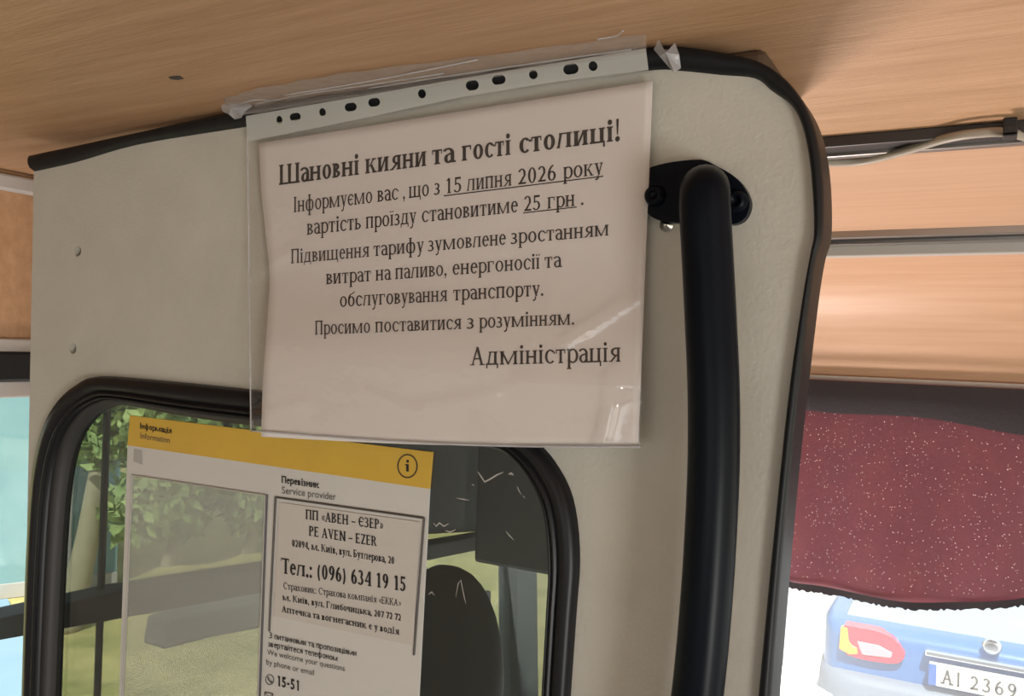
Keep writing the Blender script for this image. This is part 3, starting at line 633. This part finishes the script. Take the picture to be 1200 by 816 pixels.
def ringpx(cx, cy, rx, ry, wd, surf, n=36):
    V = [surf(cx + rx * math.cos(2 * math.pi * k / n), cy + ry * math.sin(2 * math.pi * k / n)) for k in range(n)] + [surf(cx + (rx - wd) * math.cos(2 * math.pi * k / n), cy + (ry - wd) * math.sin(2 * math.pi * k / n)) for k in range(n)]
    return V, [(k, (k + 1) % n, n + (k + 1) % n, n + k) for k in range(n)]
def quadpx(pts, surf): return [surf(*p) for p in pts], [tuple(range(len(pts)))]
obj('info_symbol', merge(ringpx(477.5, 546.5, 12, 14.2, 1.5, surf), quadpx([(476, 544), (479, 544.3), (479, 553), (476, 552.7)], surf), quadpx(ell(477.7, 540.8, 1.7, 1.8, 12), surf), quadpx([(474.6, 544), (476, 544), (476, 545.4), (474.6, 545.4)], surf)), M['ink'], sign)
obj('phone_symbol', merge(ringpx(316, 797, 5.2, 6.2, 1.0, surf), quadpx([(313.5, 793.5), (315, 793.8), (315, 796), (317.5, 798.8), (319, 798.5), (319, 800.5), (317, 801), (313.5, 796.5)], surf)), M['ink_grey'], sign)
obj('envelope_symbol', merge(rule((310, 811), (320, 813), 1, surf, 2), rule((310, 811), (315, 817), 1, surf, 2), rule((320, 813), (315, 817), 1, surf, 2), rule((310, 819), (320, 821), 1, surf, 2), quadpx([(310, 811), (311, 811), (311, 820), (310, 819)], surf), quadpx([(319, 813), (320, 813), (320, 821), (319, 821)], surf)), M['ink_grey'], sign)
# worn spot on the sign edge
tag(obj('worn_patch', merge(quadpx([(157, 526), (166, 527.5), (167, 545), (162, 543), (156, 541)], sg(.0007))), M['light_trim'], sign), 'grey scuffed patch under the yellow band')
card = empty('provider_card', onY(405, 740, SY - .001), 'printed card with the transport company telephone number, in the sign holder', 'card')
cp = [P2(327.5, 589, SY - .001), P2(492, 612, SY - .001), P2(484.5, 757, SY - .001), P2(320.5, 722, SY - .001)]
obj('card_sheet', sheetY([cp], SY - .0012, SY - .0006), M['card'], card)
cs = sg(.0016)
cl_ = [('ПП «АВЕН – ЄЗЕР»', BOLD, (358, 608.5), (449, 621), 11, 11.5), ('PE AVEN – EZER', BOLD, (362, 628), (441.5, 640.5), 11.5, 11.5),
       ('02094, м. Київ, вул. Бутлерова, 20', BOLD, (342, 640.5), (462, 661.5), 8.5, 9), ('Тел.: (096) 634 19 15', BOLD, (329, 672), (476, 693.5), 18, 18),
       ('Страховик: Страхова компанія «ЕККА»', REG, (332, 690.5), (470, 711), 8, 8), ('м. Київ, вул. Глибочицька, 207 72 72', BOLD, (331, 703.5), (470, 728), 7.5, 8), ('Аптечка та вогнегасник є у водія', BOLD, (330, 717.5), (468, 744.5), 7.5, 8)]
gs = []
for txt, fnt, p0, p1, h0, h1 in cl_:
    q, wd = serif_polys(txt, fnt); gs.append(print_line(q, wd - 3, p0, p1, h0, h1, cs))
obj('printed_text', merge(*gs), M['ink'], card)

# ------------------------------------------------------------------ cable under the ceiling strip
cz = CZ - .010
cpts = [onZ(930, 192, cz), onZ(965, 191, cz), onZ(1010, 189, cz), onZ(1060, 177, cz), onZ(1110, 162, cz), onZ(1150, 156, cz), onZ(1182, 155.5, cz), onZ(1215, 163, cz), onZ(1300, 175, cz)]
tag(obj('cable', tube(spline(cpts, 8), .0034, 12), M['cable'], None, True), 'thin grey-beige cable sagging along the ceiling joint strip', 'cable')
q = onZ(1184, 149, cz)
tag(obj('cable_clip', merge(box(q.x - .0045, q.x + .0045, q.y - .003, q.y + .014, CZ - .0165, CZ - .0135), box(q.x - .0045, q.x + .0045, q.y - .003, q.y - .001, CZ - .0165, CZ - .009), box(q.x - .0045, q.x + .0045, q.y + .012, q.y + .014, CZ - .0165, CZ)), M['black_plastic'], None, bevel=.001), 'small black clip clamping the beige cable at the ceiling strip', 'clip')

# ------------------------------------------------------------------ maroon windscreen curtain
YC = 1.545
cu = empty('windscreen_curtain', (0.1, YC, 1.25), 'maroon glittery fabric curtain hanging across the top of the windscreen', 'curtain')
bpx = [(860, 672), (918, 683), (960, 691), (1010, 701), (1075, 709), (1140, 709.5), (1200, 706), (1330, 695)]
bq = [onY(*p, YC) for p in bpx]; bq = [Vector((-.37, YC, 1.290))] + bq[1:] + [Vector((1.05, YC, 1.33))]
bs = resample([(p.x, p.z) for p in spline(bq, 6)], 120)
def cy_(x, v): return YC - .006 * math.sin(17 * x + 3 * v) * v - .004 * math.sin(41 * x) * v - .02 * v * (1 - v)
rws = []
for j in range(25):
    v = j / 24; rws.append([(x, cy_(x, v), lerp(1.614, z, v)) for x, z in bs])
cb = [[(x, y + .002, z) for x, y, z in r] for r in reversed(rws)]
cloth = obj('cloth', loft(rws + cb), M['cloth'], cu, True)
rnd = random.Random(5)
top_edge = [(x, 1.560 - .012 * math.sin(6 * x + 1) - .006 * math.sin(19 * x)) for x, z in bs]
obj('header_band', loft([[(x, YC - .010, 1.6135) for x, z in bs], [(x, YC - .018, (1.6135 + t_) / 2) for (x, z), (x2, t_) in zip(bs, top_edge)], [(x, YC - .012, t_) for x, t_ in top_edge]]), M['cloth_dark'], cu, True)
fr = []; hv = []
for k, (x, z) in enumerate(bs):
    hv.append((x, cy_(x, 1) - .003, z + .012))
low = [(x, cy_(x, 1) - .003, z - .004 - .004 * rnd.random()) for x, z in resample([(p[0], p[1]) for p in bs], 360)]
up_ = [(x, cy_(x, 1) - .003, z + .006) for x, z in resample(bs, 360)]
tag(obj('frayed_hem', loft([up_, low]), M['cloth_dark'], cu), 'dark frayed hem')
gg = []
for k in range(2200):
    x = rnd.uniform(-.45, .35); v = rnd.uniform(.12, .95)
    z = lerp(1.614, min(bs, key=lambda p: abs(p[0] - x))[1], v); y = cy_(x, v) - .0012; r = rnd.uniform(.0006, .0015); a = rnd.uniform(0, 3)
    n = [(x + r * math.cos(a + i * 2.094), y - .0006 * rnd.random(), z + r * math.sin(a + i * 2.094)) for i in range(3)]
    gg.append((n, [(0, 1, 2)]))
tag(obj('glitter', merge(*gg), M['glitter'], cu), 'tiny pale glitter flecks', kind='stuff')

sv = empty('sun_visor', (-.65, YC, 1.61), "dark folded-down sun visor in the driver's cab, behind the tinted glass", 'sun visor')
obj('flap', box(-.92, -.47, 1.525, 1.543, 1.20, 1.60), M['cab'], sv, bevel=.008)
for x_ in (-.82, -.53): obj('arm', tube([(x_, 1.534, 1.59), (x_, 1.545, 1.64)], .006, 10), M['black_plastic'], sv, True)
# ------------------------------------------------------------------ driver's seat seen through the partition window
seat = empty('driver_seat', (-.48, .95, 0), "dark driver's seat with rounded headrest behind the tinted partition window", 'seat')
def pill(cx, cy, cz_, hx, hy, hz, n=28, p=2.6):
    rows = []
    for j in range(1, 16):
        b = -math.pi / 2 + math.pi * j / 16; cb_, sb_ = abs(math.cos(b)) ** (2 / p), math.copysign(abs(math.sin(b)) ** (2 / p), math.sin(b)); r = []
        for k in range(n):
            a = 2 * math.pi * k / n; c_, s_ = math.cos(a), math.sin(a)
            r.append((cx + hx * cb_ * math.copysign(abs(c_) ** (2 / p), c_), cy + hy * cb_ * math.copysign(abs(s_) ** (2 / p), s_), cz_ + hz * sb_))
        rows.append(r)
    V, Fc = loft(rows, True); m_ = len(V); Fc.append(tuple(range(n))); Fc.append(tuple(m_ - 1 - k for k in range(n)))
    return V, Fc
h = onY(518, 668, .93); hR = onY(579, 760, .93)
hx = hR.x - h.x
obj('headrest', pill(h.x - .005, .95, h.z - .16, hx, .06, .16, p=2.3), M['seat'], seat, True)
for dx in (-.05, .05): obj('post', tube([(h.x + dx, .95, h.z - .45), (h.x + dx, .95, h.z - .25)], .007, 12), M['alu'], seat, True)
obj('backrest', pill(h.x - .03, .96, h.z - .72, .24, .09, .40, p=3.5), M['seat'], seat, True)
obj('seat_cushion', pill(h.x - .03, 1.18, .34, .25, .27, .09, p=4), M['seat'], seat, True)
obj('base', merge(box(h.x - .2, h.x + .14, 1.0, 1.36, 0, .28)), M['cab'], seat, bevel=.01)
# exterior mirror seen low through the sign's empty pocket
mm = empty('wing_mirror', onX(250, 740, -1.25), "grey flat wing mirror outside the driver's side window", 'mirror')
mp_ = [onX(*p, -1.25) for p in [(198, 727), (250, 715), (345, 698), (345, 730), (250, 748), (192, 763)]]
obj('housing', sheetX([[(p.y, p.z) for p in mp_]], -1.31, -1.25), M['cab'], mm, bevel=.008)
obj('arm', tube([mp_[3] + Vector((-.03, -.02, .03)), (-1.1, mp_[3].y + .25, mp_[3].z + .02), (XL - .03, mp_[3].y + .35, mp_[3].z + .02)], .012, 10), M['cab'], mm, True)

# ------------------------------------------------------------------ blue car ahead
CX, CY, GZ = .075, 5.0, -.645
car = empty('car', (CX, CY + 2, GZ), 'blue saloon car seen from behind through the windscreen', 'car')
def section(y, hw, zb_, zt, rt=.12, rb=.08, tum=.0):
    pts = []
    for (sx, sz, r) in ((1, -1, rb), (1, 1, rt), (-1, 1, rt), (-1, -1, rb)):
        for k in range(7):
            a0 = {(1, -1): -90, (1, 1): 0, (-1, 1): 90, (-1, -1): 180}[(sx, sz)]; a_ = math.radians(a0 + 15 * k)
            z = (GZ + (zt - r if sz > 0 else zb_ + r)) + r * math.sin(a_); hwz = hw - (tum if sz > 0 else 0)
            pts.append((CX + sx * (hwz - r) + r * math.cos(a_), CY + y, z))
    return pts
st_ = [(0, .70, .42, .80, .06, .05), (.02, .76, .34, .84, .07), (.09, .81, .30, .855, .06), (.25, .84, .26, .858, .06), (.9, .85, .24, .86, .08), (1.6, .86, .22, .88, .12), (2.8, .86, .22, .90, .12), (3.5, .84, .24, .90, .12), (4.1, .78, .28, .78, .12), (4.3, .68, .36, .66, .08)]
rows = [section(*s_) for s_ in st_]
V, Fc = loft(rows, True); n = 28; Fc += [tuple(range(n)), tuple(len(V) - 1 - k for k in range(n))]
obj('body', (V, Fc), M['carblue'], car, True)
cab_ = [section(.16, .72, .80, .87, .03, .02), section(.80, .66, .80, 1.36, .12, .02, .06), (section(1.3, .64, .80, 1.42, .14, .02, .08)), section(2.2, .64, .90, 1.41, .14, .02, .08), section(3.0, .64, .90, .96, .03, .02)]
V, Fc = loft(cab_, True); Fc += [tuple(range(n)), tuple(len(V) - 1 - k for k in range(n))]
obj('glasshouse', (V, Fc), M['carglass'], car, True)
obj('roof_panel', loft([[(x, y_, z_) for x, y_, z_ in [(q[0], q[1], q[2] + .006) for q in r[8:20]]] for r in cab_[1:4]]), M['carblue'], car, True)
bp_ = [section(-.09, .66, .28, .56, .08, .06), section(-.06, .76, .25, .60, .09, .07), section(.10, .84, .22, .60, .06, .07), section(.35, .865, .22, .58, .05, .05)]
V, Fc = loft(bp_, True); Fc += [tuple(range(n)), tuple(len(V) - 1 - k for k in range(n))]
obj('bumper', (V, Fc), M['bumper'], car, True)
def rear(px, py, y=CY - .03): return onY(px, py, y)
def rearpatch(name, pts, mt, parent, y0, d=.04, lab=None):
    q = [onY(x, y, y0) for x, y in pts]
    o = obj(name, prism([[(p.x, p.z) for p in q]], lambda p: (p[0], y0, p[1]), lambda p: (p[0], y0 + d, p[1])), mt, parent, bevel=.006)
    if lab: tag(o, lab)
    return o
tlp = rearpatch('tail_light', smooth2([(989, 733), (1005, 736), (1030, 741), (1048, 750), (1058, 763), (1060, 770), (1050, 778), (1020, 775), (1000, 770), (990, 764), (989, 733)], 4)[:-1], M['lamp_red'], car, CY - .045, .10)
rearpatch('indicator', [(985, 735), (993, 737), (994.5, 752), (998, 757), (1004, 760), (1005, 767), (995, 767.5), (983, 761)], M['lamp_amber'], tlp, CY - .060, .05, 'amber indicator lens')
rearpatch('lens', [(1004, 752), (1030, 757), (1046, 766), (1044, 772), (1010, 768)], M['lamp_clear'], tlp, CY - .055, .05, 'pale pink reversing lens')
mir = [(2 * CX - (onY(x, y, CY - .045)).x, onY(x, y, CY - .045).z) for x, y in smooth2([(989, 733), (1005, 736), (1030, 741), (1048, 750), (1058, 763), (1060, 770), (1050, 778), (1020, 775), (1000, 770), (990, 764), (989, 733)], 4)[:-1]]
obj('tail_light', sheetY([mir], CY - .045, CY + .055), M['lamp_red'], car, bevel=.006)
pA, pB = onY(1089, 776, CY - .08), onY(1089, 799, CY - .08)
px0 = pA.x; pz1 = pA.z; pz0 = pz1 - .112
plate = obj('number_plate', box(px0, px0 + .52, CY - .095, CY - .06, pz0, pz1), M['plate'], car, bevel=.004)
obj('country_band', box(px0, px0 + .035, CY - .0985, CY - .095, pz0 + .003, pz1 - .003), M['plate_blue'], plate)
x_ = 0
for ch in 'АІ 2369 СВ':
    q, wd = serif_polys(ch, SANS)
    if ch == ' ': x_ += .028; continue
    wch = wd / 70 * .072 * .95; V, Fc = [], []
    for p in q:
        k = len(V); V += [(px0 + .055 + x_ + x / wd * wch, CY - .0990, pz0 + .020 + y / 70 * .072) for x, y in p]; Fc.append(tuple(range(k, k + len(p))))
    obj('character', (V, Fc), M['ink_grey'], plate); x_ += wch + .009
obj('trunk_strip', box(CX - .30, CX + .30, CY - .09, CY - .02, pz1 + .03, pz1 + .06), M['chrome'], car, bevel=.008)
def badge(): return lathe([(.045, 0), (.045, .006), (.03, .01), (.001, .01)], (CX, CY - .02, pz1 + .12), (0, -1, 0), 20)
obj('badge', badge(), M['chrome'], car, True)
for sx in (-1, 1):
    for y in (.85, 3.45):
        obj('wheel', lathe([(.20, -.09), (.30, -.09), (.32, -.05), (.32, .05), (.30, .09), (.20, .09)], (CX + sx * .76, CY + y, GZ + .32), (1, 0, 0), 28), M['tyre'], car, True)

# ------------------------------------------------------------------ outside on the driver's side: facade, wall, trees, shrubs
fa = onY(0, 408, 1); 
def out(px, dist, z): v = ray(px, 408); v = Vector((v.x, v.y, 0)).normalized(); return Vector((v.x * dist, v.y * dist, z))
a, b = out(-420, 8.6, GZ), out(146, 8.6, GZ); dirn = (b - a).normalized(); nrm = Vector((-dirn.y, dirn.x, 0))
def slab(a, b, th, z0, z1):
    d_ = (b - a).normalized(); n_ = Vector((-d_.y, d_.x, 0)) * th
    c = [a, b, b + n_, a + n_]
    return [(p.x, p.y, z0) for p in c] + [(p.x, p.y, z1) for p in c], [(0, 1, 2, 3), (4, 5, 6, 7), (0, 1, 5, 4), (1, 2, 6, 5), (2, 3, 7, 6), (3, 0, 4, 7)]
bld = empty('building', (a + b) / 2, "teal-fronted building beyond the driver's side window", 'building')
obj('wall', slab(a, b, .4, GZ, 7), M['facade'], bld)
obj('plinth', slab(a - nrm * .03, b - nrm * .03, .3, GZ, GZ + .12), M['concrete'], bld)
st('pavement', slab(out(-420, 5.5, GZ), out(92, 5.5, GZ), 2.9, GZ - .02, GZ + .02), M['pave'])
c0, c1 = out(66, 8.1, GZ), out(92, 8.1, GZ)
tag(obj('concrete_pillar', slab(c0, c1, .4, GZ, 5.5), M['concrete'], None, bevel=.03), 'pale concrete pillar in front of the teal building', 'pillar')
def leaves(c, r, n, size, seed, squash=(1, 1, 1)):
    rnd = random.Random(seed); V, Fc = [], []
    for k in range(n):
        while True:
            p = Vector((rnd.uniform(-1, 1), rnd.uniform(-1, 1), rnd.uniform(-1, 1)))
            if .25 < p.length < 1: break
        p = Vector((p.x * r * squash[0], p.y * r * squash[1], p.z * r * squash[2])) + Vector(c)
        d1 = Vector((rnd.uniform(-1, 1), rnd.uniform(-1, 1), rnd.uniform(-1, 1))).normalized(); d2 = d1.orthogonal().normalized()
        s_ = size * rnd.uniform(.6, 1.3); m_ = len(V)
        V += [p - d1 * s_, p + d2 * s_ * .45 + d1 * s_ * .1, p + d1 * s_, p - d2 * s_ * .45 + d1 * s_ * .1]
        Fc.append((m_, m_ + 1, m_ + 2, m_ + 3))
    return V, Fc
def tree(base, lean, hgt, rad, mt, crown, label, seed, name='tree', n=900, size=.12):
    e = empty(name, base, label, 'tree', None)
    topp = Vector(base) + Vector(lean)
    obj('trunk', tube(spline([Vector(base) - Vector((0, 0, .02)), Vector(base).lerp(topp, .5) + Vector((.04, 0, 0)), topp], 6), [rad * (1 - .4 * k / 12) for k in range(13)], 12), M['bark'], e, True)
    obj('foliage', merge(*[leaves(topp + Vector(c), r, n, size, seed + i) for i, (c, r) in enumerate(crown)]), mt, e)
    return e
Tb = out(88, 7.4, GZ)
tree(Tb, out(122, 7.4, GZ + 1.3) - Tb, 2, .11, M['leaf'], [((0, 0, .15), .26), ((.25, .2, .35), .30), ((-.05, -.1, .62), .26), ((.3, .15, -.35), .3), ((.35, .2, .8), .3)], 'slim leaning tree with pale bark and bright leaves before the pillar', 11, n=260, size=.07)
for i, (px, d_, r, zl, lab) in enumerate([(205, 9.2, .38, .45, 'sunlit leafy bush-like tree seen through the left part of the empty sign pocket'), (298, 9.6, .40, .45, 'sunlit leafy bush-like tree seen through the right part of the empty sign pocket'), (470, 11.5, .7, 1.4, 'leafy tree hidden mostly behind the provider card'), (585, 13, .8, .9, 'leafy tree beside the dark headrest outside')]):
    B = out(px, d_, GZ)
    tree(B, (0.05, .05, zl), 2, .08, M['leaf'], [((0, 0, .15), r), ((.08, .06, .75), r * .95), ((-.08, -.06, 1.35), r * .9), ((.05, 0, 1.95), r * .85)], lab, 40 + i * 7, n=700, size=.085)
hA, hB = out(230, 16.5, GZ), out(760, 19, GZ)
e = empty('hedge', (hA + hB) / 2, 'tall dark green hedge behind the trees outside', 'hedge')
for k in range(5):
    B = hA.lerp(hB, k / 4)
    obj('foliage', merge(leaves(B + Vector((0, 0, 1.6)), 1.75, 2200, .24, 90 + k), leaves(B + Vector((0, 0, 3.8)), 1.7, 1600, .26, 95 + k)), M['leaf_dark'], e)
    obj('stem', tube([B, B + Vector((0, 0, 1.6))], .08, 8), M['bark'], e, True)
